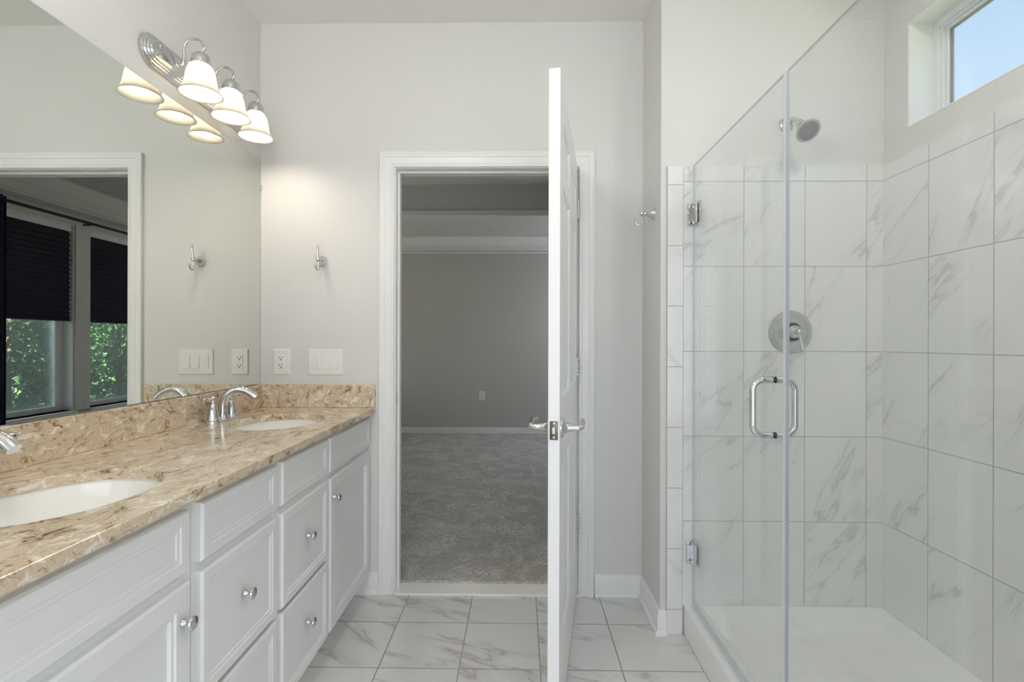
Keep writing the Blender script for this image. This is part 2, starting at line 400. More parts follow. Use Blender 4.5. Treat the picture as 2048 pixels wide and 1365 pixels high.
# ------------------------------------------------------------------ bedroom
struct('floor_bedroom', MB().box(FX0, FX1, YB-.02, FY, -.06, .020), M['carpet'], 'grey pile carpet of the bedroom', 'carpet', bevel=.008)
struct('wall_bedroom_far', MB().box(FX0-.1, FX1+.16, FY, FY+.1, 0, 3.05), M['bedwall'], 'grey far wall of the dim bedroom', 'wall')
struct('wall_bedroom_left', MB().box(FX0-.1, FX0, YB, 3.4, 0, 3.05).box(FX0-.1, FX0, 4.8, FY, 0, 3.05).box(FX0-.1, FX0, 3.4, 4.8, 0, .95).box(FX0-.1, FX0, 3.4, 4.8, 2.15, 3.05), M['bedwall'], 'left wall of the bedroom with an added window opening, out of view', 'wall')
w6 = thing('added_window_6', 'added window for fill light in the left wall of the bedroom, out of view', 'window', (FX0, 4.1, .95), kind='structure')  # invented window, opens the wall for the added left fill
MB().box(FX0-.09, FX0+.012, 3.4, 3.46, .95, 2.15).box(FX0-.09, FX0+.012, 4.74, 4.8, .95, 2.15).box(FX0-.09, FX0+.012, 3.46, 4.74, .95, 1.01).box(FX0-.09, FX0+.012, 3.46, 4.74, 2.09, 2.15).box(FX0-.07, FX0-.03, 3.46, 4.74, 1.53, 1.57).build('window_frame', M['vinyl'], w6, bevel=.002)
MB().box(FX0-.055, FX0-.049, 3.46, 4.74, 1.01, 2.09).build('pane', M['pane'], w6)
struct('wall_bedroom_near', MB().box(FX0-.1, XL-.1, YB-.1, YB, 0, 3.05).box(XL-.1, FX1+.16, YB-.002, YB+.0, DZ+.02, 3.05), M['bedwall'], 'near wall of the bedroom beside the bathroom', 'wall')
wins = [(5.60, 6.30), (3.535, 4.385), (4.535, 5.385)]; BZ0, BZ1 = .605, 2.255  # first opening is the invented corner window
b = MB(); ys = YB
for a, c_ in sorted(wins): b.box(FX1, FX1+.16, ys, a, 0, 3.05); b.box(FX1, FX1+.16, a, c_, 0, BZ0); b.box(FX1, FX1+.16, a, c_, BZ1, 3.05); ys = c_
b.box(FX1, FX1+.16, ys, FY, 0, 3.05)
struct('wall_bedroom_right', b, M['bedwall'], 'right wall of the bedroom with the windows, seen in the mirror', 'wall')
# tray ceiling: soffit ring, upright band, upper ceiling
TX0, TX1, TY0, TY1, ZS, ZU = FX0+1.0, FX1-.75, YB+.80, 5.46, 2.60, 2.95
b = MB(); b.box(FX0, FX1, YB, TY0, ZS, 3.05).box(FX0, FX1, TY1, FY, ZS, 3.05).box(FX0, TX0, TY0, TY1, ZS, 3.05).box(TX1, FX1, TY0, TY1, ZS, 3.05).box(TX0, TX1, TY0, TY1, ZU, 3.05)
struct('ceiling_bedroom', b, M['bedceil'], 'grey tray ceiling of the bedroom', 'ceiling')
b = MB()
TP = [(0, 0), (.018, 0), (.022, .012), (.016, .03), (.020, .055), (.012, .068), (0, .068)]
b.prism([(TY1 - d, ZS + h) for d, h in TP], 'X', TX0, TX1); b.prism([(TX1 - d, ZS + h) for d, h in TP], 'Y', TY0, TY1)
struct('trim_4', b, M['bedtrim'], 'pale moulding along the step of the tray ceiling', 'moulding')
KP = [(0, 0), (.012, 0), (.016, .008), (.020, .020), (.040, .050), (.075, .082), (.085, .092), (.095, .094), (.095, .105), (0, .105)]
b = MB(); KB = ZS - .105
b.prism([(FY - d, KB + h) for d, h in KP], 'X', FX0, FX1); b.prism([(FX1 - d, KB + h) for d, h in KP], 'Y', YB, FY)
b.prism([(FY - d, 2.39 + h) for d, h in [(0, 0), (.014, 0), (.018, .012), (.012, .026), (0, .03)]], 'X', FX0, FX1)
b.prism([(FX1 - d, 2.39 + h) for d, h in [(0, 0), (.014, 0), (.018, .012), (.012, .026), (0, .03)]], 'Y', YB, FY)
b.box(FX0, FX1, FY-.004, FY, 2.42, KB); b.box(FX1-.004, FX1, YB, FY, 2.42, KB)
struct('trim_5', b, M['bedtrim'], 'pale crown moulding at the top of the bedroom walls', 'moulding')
base_x('baseboard_bedroom_far', FX0, FX1, FY, -1, 'pale baseboard along the far bedroom wall', .018, 'bedtrim', .75)
base_y('baseboard_bedroom_right', YB, FY, FX1, -1, 'pale baseboard below the bedroom windows', .018, 'bedtrim', .75)
t = thing('sprinkler_head', 'small fire sprinkler head on the bedroom ceiling edge', 'sprinkler', (-.36, 5.98, ZS))
MB().lathe([(.026, 0), (.024, -.006), (.010, -.008), (.008, -.016)], t.location).build('escutcheon', M['bedtrim'], t)
MB().tube([(-.36+.008, 5.98, ZS-.014), (-.36+.018, 5.98, ZS-.028), (-.36, 5.98, ZS-.045), (-.36-.018, 5.98, ZS-.028), (-.36-.008, 5.98, ZS-.014)], .003, 8).lathe([(.016, -.045), (.018, -.048), (0, -.050)], t.location).build('deflector', M['nickel'], t)

# bedroom windows
def sash_window(name, y0, y1, label, visible=True):
    r = thing(name, label, 'window', (FX1, (y0+y1)/2, BZ0), kind='structure')
    b = MB()   # face casing on the room side, head, sill, jambs
    b.box(FX1, FX1+.155, y0, y0+.012, BZ0, BZ1).box(FX1, FX1+.155, y1-.012, y1, BZ0, BZ1).box(FX1, FX1+.155, y0, y1, BZ1-.012, BZ1)
    b.box(FX1+.095, FX1+.155, y0+.012, y0+.030, BZ0, BZ1-.012).box(FX1+.095, FX1+.155, y1-.030, y1-.012, BZ0, BZ1-.012).build('window_jamb', M['vinyl'], r, bevel=.0015)
    MB().box(FX1-.018, FX1, y0-.075, y0, BZ0, BZ1+.09).box(FX1-.018, FX1, y1, y1+.075, BZ0, BZ1+.09).box(FX1-.018, FX1, y0, y1, BZ1, BZ1+.09).build('window_casing', M['bedtrim'], r, bevel=.002)
    MB().box(FX1-.04, FX1+.155, y0, y1, BZ0-.025, BZ0).build('window_sill', M['vinyl'], r, bevel=.003)
    a, c_ = y0+.030, y1-.030; zm = (BZ0+BZ1)/2
    def sash(nm, x, z0, z1):
        f = MB().box(x, x+.028, a, a+.042, z0, z1).box(x, x+.028, c_-.042, c_, z0, z1).box(x, x+.028, a+.042, c_-.042, z0, z0+.045).box(x, x+.028, a+.042, c_-.042, z1-.038, z1).build(nm, M['vinyl'], r, bevel=.002)
        MB().box(x+.011, x+.017, a+.042, c_-.042, z0+.045, z1-.038).build('pane', M['pane'], f)
    MB().box(FX1+.145, FX1+.147, a, c_, BZ0, zm).build('insect_screen', M['screen'], r)
    sash('lower_sash', FX1+.100, BZ0, zm+.02); sash('upper_sash', FX1+.128, zm-.02, BZ1-.012)
    return r
sash_window('window_2', *wins[1], 'bedroom window behind the left shade in the mirror')
sash_window('window_3', *wins[2], 'bedroom window behind the right shade in the mirror')
sash_window('added_window_4', *wins[0], 'added bedroom window for fill light in the far corner, hidden behind the door')  # made up to let the corner fill light in

def cell_shade(y0, y1, label, extra=0):
    r = thing('cellular_shade', label, 'window shade', (FX1+.03, (y0+y1)/2, BZ1), group='navy shades on the bedroom windows')
    y0 += .016; y1 -= .016; zt, zb = BZ1-.060, 1.415; n = 38
    MB().box(FX1+.012, FX1+.050, y0, y1, zt, BZ1-.013).build('head_rail', M['vinyl'], r, bevel=.002)
    fr, bk = [], []
    for i in range(n+1):
        z = zt + (zb-zt)*(i/n)**.9; d = .010 if i % 2 else -.006
        fr.append((FX1+.028-d, z)); bk.append((FX1+.036+d, z))
    MB().prism(fr + bk[::-1], 'Y', y0, y1).build('fabric', M['navy'], r, sharp=10)
    MB().box(FX1+.018, FX1+.046, y0, y1, zb-.018, zb).build('bottom_rail', M['navy'], r, bevel=.003)
cell_shade(*wins[1], 'dark navy pleated shade half lowered, beside the navy curtain')
cell_shade(*wins[2], 'dark navy pleated shade half lowered, beside the door casing in the mirror')

RX, RZ = FX1-.075, 2.290
t = thing('curtain_rod', 'black curtain rod above the bedroom windows', 'curtain rod', (RX, 4.4, RZ))
MB().tube([(RX, 3.35, RZ), (RX, 5.75, RZ)], .0125, 16).build('rod', M['black'], t)
for yy in (3.35, 5.75): MB().ball((RX, yy, RZ), .026).build('finial', M['black'], t)
for yy in (4.46, 5.65): MB().box(RX-.008, FX1, yy-.008, yy+.008, RZ-.022, RZ-.010).box(FX1-.006, FX1, yy-.014, yy+.014, RZ-.055, RZ+.01).box(RX-.014, RX+.014, yy-.009, yy+.009, RZ-.018, RZ-.008).build('bracket', M['black'], t)
b = MB(); n = 60; ring0, ring1 = [], []
for i in range(n+1):
    yy = 3.395 + .33*i/n; ring0.append((RX + .030*math.sin(i/n*PI*9) - .002, yy)); ring1.append((RX + .030*math.sin(i/n*PI*9) + .003, yy))
poly = ring0 + ring1[::-1]; b.loft([[(p[0], p[1], .06) for p in poly], [(p[0]*.0 + p[0], p[1], 1.2) for p in poly], [(p[0], p[1], RZ+.03) for p in poly]])
tag(b.build('curtain', M['curtain'], sharp=60), 'dark navy patterned curtain at the left edge of the mirror', 'curtain')

# outside: hedge of tall evergreens
struct('ground', MB().box(XR+.14, 9, -4, 12, -.35, -.30), M['soil'], 'grass outside the windows', 'ground')
def shrub(loc, seed, label):
    rnd = random.Random(seed)
    r = thing('evergreen_shrub', label, 'shrub', loc, group='evergreen hedge outside the bedroom windows')
    b = MB()
    for i in range(7500):
        a = rnd.uniform(0, 2*PI); h = rnd.uniform(0, 1); R = .62*(1-h)**.45*(.55+.45*rnd.random()) + .03
        p = Vector((R*math.cos(a), R*math.sin(a), .10 + 2.9*h))
        L = rnd.uniform(.05, .11); wd = L*rnd.uniform(.22, .4)
        d = Vector((math.cos(a)*.7 + rnd.uniform(-.5,.5), math.sin(a)*.7 + rnd.uniform(-.5,.5), rnd.uniform(-.2, 1.0))).normalized()
        s_ = d.cross(Vector((rnd.uniform(-1,1), rnd.uniform(-1,1), rnd.uniform(-1,1)))).normalized()
        b.add([p, p + d*L*.5 + s_*wd, p + d*L, p + d*L*.5 - s_*wd], [(0, 1, 2, 3)])
    b.build('foliage', M['leaf'], r, world=False)
    MB().tube([(0,0,-.05), (.02,0,1.2), (0,.01,2.7)], [.05, .035, .01]).build('trunk', M['bark'], r, world=False)
    return r
for i, (xx, yy) in enumerate([(3.1, 5.4 + 1.5*k) for k in range(4)] + [(4.62, 6.15 + 1.5*k) for k in range(4)] + [(6.15, 6.9 + 1.5*k) for k in range(4)]):
    if i == 0: s0 = shrub((xx, yy, -.30), 3, 'dense green evergreen shrub in the hedge beyond the bedroom windows')
    else:
        c_ = copy_tree(s0); c_.location = (xx, yy, -.30); c_.rotation_euler = (0, 0, i*PI/2); c_.scale = (1, 1, .92+.05*(i % 4))
# ------------------------------------------------------------------ vanity
VY = [.586, 1.113, 1.500, 1.887, 2.413]
XF = -.741     # face frame front
DRAWER = [(0, 0), (0, .013), (.005, .019), (.027, .019), (.030, .0165), (.038, .0165), (.041, .0142)]
DOORP = [(0, 0), (0, .013), (.005, .019), (.048, .019), (.051, .0155), (.058, .0150), (.061, .0085)]
def front(y0, y1, z0, z1, prof):
    b = MB(); b.loft([[(XF + d, y0+i, z0+i), (XF + d, y1-i, z0+i), (XF + d, y1-i, z1-i), (XF + d, y0+i, z1-i)] for i, d in prof]); return b
def knob(parent, y, z):
    b = MB(); b.lathe([(.0075, 0), (.009, .001), (.0085, .004), (.0055, .0075), (.0045, .011), (.0055, .0145), (.011, .0175), (.0150, .020), (.0158, .0225), (.0145, .0255), (.009, .0285), (.0, .0295)], (XF+.0185, y, z), 'X', 28, True, False)
    b.build('knob', M['chrome'], parent)
def cabinet(name, label, y0, y1, fronts, group):
    r = thing(name, label, 'cabinet', ((XL+XF)/2, (y0+y1)/2, 0), group=group)
    b = MB(); zt = .8795
    b.box(XL+.002, XF-.019, y0+.001, y0+.017, .10, zt if y0 < .6 else .71).box(XL+.002, XF-.019, y1-.017, y1-.001, .10, zt if y1 > 2.4 else .71).box(XL+.002, XF-.019, y0+.017, y1-.017, .10, .116).box(XL+.002, XL+.010, y0+.017, y1-.017, .116, zt)
    b.build('body', M['cab'], r)
    b = MB(); s_ = .030
    b.box(XF-.019, XF, y0+.001, y0+s_, .10, zt).box(XF-.019, XF, y1-s_, y1-.001, .10, zt).box(XF-.019, XF, y0+s_, y1-s_, .842, zt).box(XF-.019, XF, y0+s_, y1-s_, .10, .135).box(XF-.019, XF, y0+s_, y1-s_, .69, .74)
    b.build('face_frame', M['cab'], r)
    MB().box(XF-.078, XF-.060, y0+.001, y1-.001, 0, .10).box(XL+.03, XF-.078, y0+.02, y0+.036, 0, .10).box(XL+.03, XF-.078, y1-.036, y1-.02, 0, .10).build('toe_kick', M['cab'], r)
    for nm, a, c_, z0, z1, prof, kn in fronts:
        f = front(a, c_, z0, z1, prof).build(nm, M['cab'], r, sharp=12)
        if kn: knob(f, *kn)
    return r
ZT0, ZT1, ZD1, ZD0 = .722, .857, .699, .108
cabinet('sink_cabinet', 'white vanity cabinet under the nearer sink, at the lower left', VY[0], VY[1],
        [('false_front', .602, 1.083, ZT0, ZT1, DRAWER, None), ('door', .602, 1.088, ZD0, ZD1, DOORP, (1.060, .62))], 'white vanity cabinets')
def drawers(name, label, y0, y1, a, c_):
    m = (a+c_)/2
    cabinet(name, label, y0, y1, [('drawer_front', a, c_, ZT0, ZT1, DRAWER, None), ('drawer_front', a, c_, .405, ZD1, DRAWER, (m, .562)), ('drawer_front', a, c_, ZD0, .392, DRAWER, (m, .266))], 'white vanity cabinets')
drawers('drawer_cabinet', 'white three-drawer vanity cabinet next to the nearer sink cabinet', VY[1], VY[2], 1.127, 1.479)
drawers('drawer_cabinet', 'white three-drawer vanity cabinet next to the farther sink cabinet', VY[2], VY[3], 1.512, 1.876)
cabinet('sink_cabinet', 'white vanity cabinet with single door under the farther sink', VY[3], VY[4],
        [('false_front', 1.894, 2.402, ZT0, ZT1, DRAWER, None), ('door', 1.898, 2.402, ZD0, ZD1, DOORP, (1.932, .62))], 'white vanity cabinets')

# countertop with two oval holes
SX, SAX = -.970, .172
SINKS = [(1.030, .210), (1.985, .210)]
XC, ZCT, ZCB = -.699, .906, .880
bm = bmesh.new()
def loop(pts, z):
    vs = [bm.verts.new((p[0], p[1], z)) for p in pts]; es = [bm.edges.new((vs[i], vs[(i+1) % len(vs)])) for i in range(len(vs))]; return es
def ell(cy, ay, ax, n=64): return [(SX + ax*math.cos(2*PI*i/n), cy + ay*math.sin(2*PI*i/n)) for i in range(n)]
es = loop([(XL+.001, VY[0]), (XC, VY[0]), (XC, YD-.001), (XL+.001, YD-.001)], ZCT)
for cy, ay in SINKS: es += loop(ell(cy, ay, SAX), ZCT)
bmesh.ops.triangle_fill(bm, use_beauty=True, use_dissolve=False, edges=es)
r = bmesh.ops.extrude_face_region(bm, geom=bm.faces[:])
bmesh.ops.translate(bm, vec=(0, 0, ZCB-ZCT), verts=[v for v in r['geom'] if isinstance(v, bmesh.types.BMVert)])
bmesh.ops.recalc_face_normals(bm, faces=bm.faces)
me = bpy.data.meshes.new('countertop'); bm.to_mesh(me); bm.free(); me.materials.append(M['quartz'])
ct = bpy.data.objects.new('countertop', me); C.objects.link(ct)
bv = ct.modifiers.new('bevel', 'BEVEL'); bv.width = .0015; bv.segments = 2; bv.limit_method = 'ANGLE'; bv.angle_limit = math.radians(60)
tag(ct, 'tan and brown swirled quartz countertop with two oval sink openings', 'countertop')
tag(MB().box(XL+.001, XL+.020, VY[0], YD-.001, ZCT, 1.0165).build('backsplash', M['quartz'], bevel=.002), 'long swirled quartz backsplash below the mirror', 'backsplash')
tag(MB().box(XL+.020, XC-.001, YD-.020, YD-.001, ZCT, 1.0165).build('backsplash', M['quartz'], bevel=.002), 'short swirled quartz side splash below the outlet and switches', 'backsplash')
# sinks
def sink(cy, ay, label):
    r = thing('sink', label, 'sink', (SX, cy, ZCB), group='white oval sinks')
    b = MB(); n = 56
    def rg(k, z): return [(SX + (SAX+.006)*k*math.cos(2*PI*i/n), cy + (ay+.006)*k*math.sin(2*PI*i/n), z) for i in range(n)]
    D = .145
    inner = [(1.0, 0), (.985, -.012), (.955, -.035), (.90, -.065), (.80, -.095), (.65, -.120), (.45, -.137), (.25, -.143), (.12, -.145)]
    outer = [(k + .04, z - .010) for k, z in inner]
    rings = [rg(1.075, 0)] + [rg(k, z) for k, z in inner]
    b.loft(rings, False, True)
    b.loft([rg(1.075, 0), rg(1.075, -.012)] + [rg(k, z) for k, z in outer[2:]], False, True)
    b.v = [(x, y, z + ZCB - .0005) for x, y, z in b.v]
    b.build('basin', M['porc'], r, sharp=50)
    MB().lathe([(.022, -.1435+ZCB), (.021, -.141+ZCB), (.010, -.139+ZCB), (0, -.1385+ZCB)], (SX, cy, 0), 'Z', 24, True, False).build('drain', M['chrome'], r)
sink(*SINKS[0], 'white oval undermount sink nearest the camera'); sink(*SINKS[1], 'white oval undermount sink near the outlet wall')

# faucets: centreset with two bell handles, arched spout and lift rod (local coords, +X to the sink)
def faucet(loc, label):
    r = thing('faucet', label, 'faucet', loc, group='chrome two-handle sink faucets')
    b = MB(); n = 40; W = .062
    def pl(k, z):
        o = []
        for i in range(n):
            a = 2*PI*i/n; yy = W*(1 if math.sin(a) >= 0 else -1); o.append((.027*k*math.cos(a), yy + .027*k*math.sin(a), z))
        return o
    b.loft([pl(1.0, 0), pl(1.0, .006), pl(.93, .010)]); b.build('base_plate', M['chrome'], r, world=False)
    bell = [(.0255, .008), (.0265, .012), (.025, .017), (.0225, .019), (.0220, .022), (.0200, .034), (.0165, .050), (.0145, .060), (.0120, .066), (.0125, .069), (.0090, .072), (.0075, .078), (.0095, .082), (.0078, .086), (.0085, .090), (.0105, .096), (.0085, .102), (.0, .105)]
    for s_ in (-1, 1):
        h = MB().lathe(bell, (0, s_*W, 0), 'Z', 32, True, False).build('handle', M['chrome'], r, world=False, sharp=60)
        y0 = s_*W
        MB().tube(spline([(0, y0, .092), (.004, y0+s_*.018, .093), (.008, y0+s_*.036, .0945), (.010, y0+s_*.058, .097), (.0105, y0+s_*.068, .0985)], 6), [.0045]*4 + [.0045+.0045*math.sin(PI*i/20) for i in range(21)], 12).ball((.011, y0+s_*.0725, .099), .0042, 10).build('lever', M['chrome'], h, world=False)
    b = MB()
    path = spline([(0, 0, .004), (0, 0, .035), (.004, 0, .070), (.022, 0, .105), (.055, 0, .125), (.090, 0, .122), (.118, 0, .108), (.136, 0, .092)], 8)
    m = len(path); rad = [.0215 - .0075*min(1, i/(m*.55)) for i in range(m)]
    for i in range(4): rad[-1-i] = .0140
    b.tube(path, rad, 20); b.lathe([(.027, .006), (.027, .012), (.0225, .022)], (0,0,0), 'Z', 28)
    b.build('spout', M['chrome'], r, world=False)
    MB().tube([(-.030, 0, .004), (-.030, 0, .082)], .0028, 10).ball((-.030, 0, .088), .0068, 12).lathe([(.006, .074), (.0065, .078), (.003, .082)], (-.030, 0, 0), 'Z', 14).build('lift_rod', M['chrome'], r, world=False)
    return r
faucet((-1.196, 1.990, ZCT), 'chrome two-handle faucet on the farther sink, fully in view')
faucet((-1.196, 1.030, ZCT), 'chrome faucet with only its spout tip showing at the left edge')

# mirror
t = thing('mirror', 'large frameless wall mirror over the vanity', 'mirror', (XL, 1.5, 1.018))
MB().box(XL+.0005, XL+.0055, .60, 2.4065, 1.0185, 2.104).build('glass', M['mirror'], t, bevel=.001)
for yy, zz, dy, dz in ((2.4095, 1.975, .006, .012), (1.2, 1.0175, .012, .001)):
    MB().box(XL, XL+.010, yy-dy, yy+dy*.6, zz-dz, zz+dz).build('clip', M['seal'], t, bevel=.002)

# ------------------------------------------------------------------ vanity light
LX = -1.152; LYS = [1.780, 1.967, 2.155]; LZ = 2.220
vl = thing('vanity_light', 'three-light chrome wall fixture with glowing white glass shades above the mirror', 'wall light', (XL, 1.967, LZ))
b = MB(); n = 24
def stad(i, x, y0=1.634, y1=2.305, r_=.056):
    o = []; rr = r_ - i
    for k in range(n+1): a = -PI/2 + PI*k/n; o.append((x, y1 - r_ + rr*math.cos(a), LZ + rr*math.sin(a)))
    for k in range(n+1): a = PI/2 + PI*k/n; o.append((x, y0 + r_ + rr*math.cos(a), LZ + rr*math.sin(a)))
    return o
b.loft([stad(i, XL + d) for i, d in [(0, .0005), (0, .010), (.003, .0125), (.007, .0125), (.009, .017), (.012, .0185), (.015, .0185), (.017, .023), (.020, .0245), (.023, .0245), (.025, .029), (.029, .0305)]])
b.build('backplate', M['chrome'], vl, sharp=30)
for yy in LYS:
    p = [(-1.238, yy, 2.222), (-1.228, yy, 2.2215), (-1.219, yy, 2.226), (-1.2145, yy, 2.238), (-1.214, yy, 2.262)]
    p += [(-1.177 - .037*math.cos(a), yy, 2.280 + .037*math.sin(a)) for a in [PI*k/10 for k in range(11)]] + [(LX, yy, 2.262)]
    b = MB().tube(spline(p, 3), .0052, 12); b.lathe([(.010, 0), (.010, .004), (.007, .006)], (-1.2378, yy, 2.222), 'X', 20)
    b.build('arm', M['chrome'], vl, sharp=60)
    f = MB().lathe([(.008, 2.268), (.012, 2.266), (.023, 2.260), (.0295, 2.250), (.0315, 2.240), (.0315, 2.222), (.0295, 2.222), (.0295, 2.238), (.010, 2.256)], (LX, yy, 0), 'Z', 32).build('fitter', M['chrome'], vl, sharp=40)
    for k in range(3):
        b = MB(); a = PI*.35 + 2*PI*k/3; b.tube([(LX+.030*math.cos(a), yy+.030*math.sin(a), 2.230), (LX+.044*math.cos(a), yy+.044*math.sin(a), 2.230)], .0022, 8); b.ball((LX+.045*math.cos(a), yy+.045*math.sin(a), 2.230), .0042, 10)
        b.build('thumb_screw', M['chrome'], f)
    outer = [(.026, 2.240), (.0285, 2.224), (.036, 2.217), (.0435, 2.203), (.0480, 2.185), (.0510, 2.165), (.0550, 2.145), (.0620, 2.127), (.0720, 2.115)]
    inner = [(r_-.003, z-.001) for r_, z in outer[::-1]]
    MB().lathe(outer + inner, (LX, yy, 0), 'Z', 48, False, False).build('shade', M['alab'], vl, sharp=70)
    MB().lathe([(.010, 2.224), (.012, 2.200), (.016, 2.178), (.022, 2.160), (.0250, 2.146), (.0245, 2.136), (.018, 2.123), (.008, 2.117), (0, 2.116)], (LX, yy, 0), 'Z', 24, True, False).build('bulb', M['bulb'], vl)
    MB().lathe([(.013, 2.250), (.013, 2.224), (.009, 2.221)], (LX, yy, 0), 'Z', 20).build('socket', M['plate'], vl)

t = thing('fill_globe', 'added glowing fill globe hung from the bathroom ceiling, behind the camera', 'fill light', (-.5, .50, ZC))  # invented globe lamp, added to brighten the ceiling and upper walls
MB().lathe([(.065, 0), (.065, -.012), (.030, -.028), (.008, -.030), (.008, -.27), (.045, -.275), (.045, -.295)], t.location, 'Z', 40).build('canopy', M['chrome'], t, sharp=50)
MB().lathe([(.14*math.sin(PI*k/24), -.43 - .14*math.cos(PI*k/24)) for k in range(23)] + [(.044, -.297)], t.location, 'Z', 40, False, True).build('globe', M['fill_glow'], t, sharp=60)

# ------------------------------------------------------------------ robe hooks (local: +Y away from wall toward the room is -Y)
def hook(loc, rz, label, double=True):
    r = thing('robe_hook', label, 'hook', loc, rz, group='chrome robe hooks')
    MB().lathe([(.0260, 0), (.0260, .003), (.0240, .005), (.0225, .010), (.0170, .020), (.0110, .029), (.0085, .033), (.0105, .036), (.0080, .040), (.0080, .047)], (0,0,0), '-Y', 32).build('rose', M['chrome'], r, world=False, sharp=50)
    MB().ball((0, -.053, .0), .0105, 18).build('hub', M['chrome'], r, world=False)
    if double: MB().tube(spline([(0, -.053, .004), (0, -.056, .020), (0, -.060, .040), (0, -.063, .058)], 5), [.0045]*8 + [.004]*8, 12).ball((0, -.064, .062), .0065, 12).build('upper_prong', M['chrome'], r, world=False)
    MB().tube(spline([(0, -.053, -.004), (0, -.049, -.024), (0, -.050, -.042), (0, -.060, -.052), (0, -.074, -.048), (0, -.080, -.034)], 6), .0042, 12).ball((0, -.081, -.030), .0065, 12).build('lower_hook', M['chrome'], r, world=False)
    return r
hook((-.962, YD, 1.617), 0, 'chrome robe hook above the light switches')
hook((XJ, 2.215, 1.795), -PI/2, 'single chrome robe hook on the short wall beside the shower', False)

# ------------------------------------------------------------------ outlet and switches
def plate(b, x0, x1, z0, z1, y, d=.0055):
    b.loft([[(x0+i, y-t, z0+i), (x1-i, y-t, z0+i), (x1-i, y-t, z1-i), (x0+i, y-t, z1-i)] for i, t in [(0, 0), (0, .0015), (.004, d), (.006, d)]]); return b
def outlet(x, z, y, label, w=.084, h=.126, dark='dark', mat='plate'):
    r = thing('electrical_outlet', label, 'outlet', (x, y, z))
    plate(MB(), x-w/2, x+w/2, z-h/2, z+h/2, y).build('cover_plate', M[mat], r, sharp=20)
    f = MB().box(x-.0165, x+.0165, y-.0075, y-.004, z-.0335, z+.0335).build('receptacle', M[mat], r, bevel=.001)
    for s_ in (-1, 1):
        zc = z + s_*.019
        MB().box(x-.0082, x-.0054, y-.0079, y-.007, zc-.001, zc+.0075).build('slot', M[dark], f)
        MB().box(x+.0052, x+.0080, y-.0079, y-.007, zc-.0005, zc+.007).build('slot', M[dark], f)
        MB().lathe([(.0032, 0), (.0032, .0006)], (x, y-.0073, zc-.0075), '-Y', 12).build('ground_hole', M[dark], f)
outlet(-1.160, 1.125, YD, 'white wall outlet beside the mirror, above the side splash')
outlet(-.495, .515, FY, 'small white outlet low on the far bedroom wall', .080, .120, 'dark', 'bedtrim')
t = thing('light_switch', 'white triple rocker switch plate left of the door casing', 'light switch', (-.945, YD, 1.125))
plate(MB(), -1.030, -.860, 1.062, 1.188, YD).build('cover_plate', M['plate'], t, sharp=20)
for i, k in enumerate((-1, 0, 1)):
    xc = -.945 + k*.046; u = 1 if i == 0 else -1
    b = MB(); b.loft([[(xc-.0165, YD-.004, 1.0915), (xc+.0165, YD-.004, 1.0915), (xc+.0165, YD-.004, 1.1585), (xc-.0165, YD-.004, 1.1585)],
                      [(xc-.0165, YD-(.0065 if u > 0 else .0105), 1.0915), (xc+.0165, YD-(.0065 if u > 0 else .0105), 1.0915), (xc+.0165, YD-(.0105 if u > 0 else .0065), 1.1585), (xc-.0165, YD-(.0105 if u > 0 else .0065), 1.1585)]])
    b.build('rocker', M['plate'], t, bevel=.001)

# ------------------------------------------------------------------ bedroom door, open into the bathroom
DL, DT = .886, .035
dr = thing('door_1', 'white six-panel door standing open toward the camera', 'door', (.2745, 2.392, 0), math.atan2(-.985, -.172), kind='structure')
zs0, zs1 = .012, 2.0625
cols = [(.112, .390), (.496, .774)]; rows = [(.25, .84), (1.045, 1.735), (1.80, 1.945)]
b = MB(); x0, x1 = .004, DL
b.box(x0, x1, -DT+.012, -.012, zs0, zs1)
xs = [x0, .112, .390, .496, .774, x1]; zz = [zs0, .25, .84, 1.045, 1.735, 1.80, 1.945, zs1]
for side in (0, 1):
    yf = 0 if side == 0 else -DT; yi = -.012 if side == 0 else -DT+.012
    sg = -1 if side == 0 else 1
    b.box(x0, .112, yf, yi, zs0, zs1); b.box(.390, .496, yf, yi, zs0, zs1); b.box(.774, x1, yf, yi, zs0, zs1)
    for a, c_ in cols:
        for z0, z1 in [(zs0, .25), (.84, 1.045), (1.735, 1.80), (1.945, zs1)]: b.box(a, c_, yf, yi, z0, z1)
        for z0, z1 in rows:
            pr = [(0, 0), (.010, .0075), (.020, .0085), (.048, .0020), (.052, .0018)]
            b.loft([[(a+i, yf+sg*d, z0+i), (c_-i, yf+sg*d, z0+i), (c_-i, yf+sg*d, z1-i), (a+i, yf+sg*d, z1-i)] for i, d in pr], False, True)
b.build('leaf', M['door'], dr, world=False, sharp=15)
hx, hz_ = DL-.062, .956
for s_, ax in ((0, 'Y'), (1, '-Y')):
    y0 = 0 if s_ == 0 else -DT; sg = 1 if s_ == 0 else -1
    h = MB().lathe([(.034, 0), (.034, .003), (.031, .007), (.020, .010), (.016, .016), (.0135, .024), (.0125, .034)], (hx, y0, hz_), ax, 32).build('door_handle', M['chrome'], dr, world=False, sharp=50)
    lv = [(hx, y0+sg*.032, hz_), (hx-.001, y0+sg*.056, hz_+.000), (hx-.014, y0+sg*.064, hz_+.005), (hx-.055, y0+sg*.064, hz_+.013), (hx-.105, y0+sg*.060, hz_+.008)]
    MB().tube(spline(lv, 6), [.0105]*6 + [.0100]*6 + [.0085]*7 + [.0075]*6, 16).build('lever', M['chrome'], h, world=False)
lp = MB(); lp.loft([[(DL+d, -DT/2-.0125+i, hz_-.0285+i), (DL+d, -DT/2+.0125-i, hz_-.0285+i), (DL+d, -DT/2+.0125-i, hz_+.0285-i), (DL+d, -DT/2-.0125+i, hz_+.0285-i)] for d, i in [(0, 0), (.0012, 0), (.0016, .0006)]])
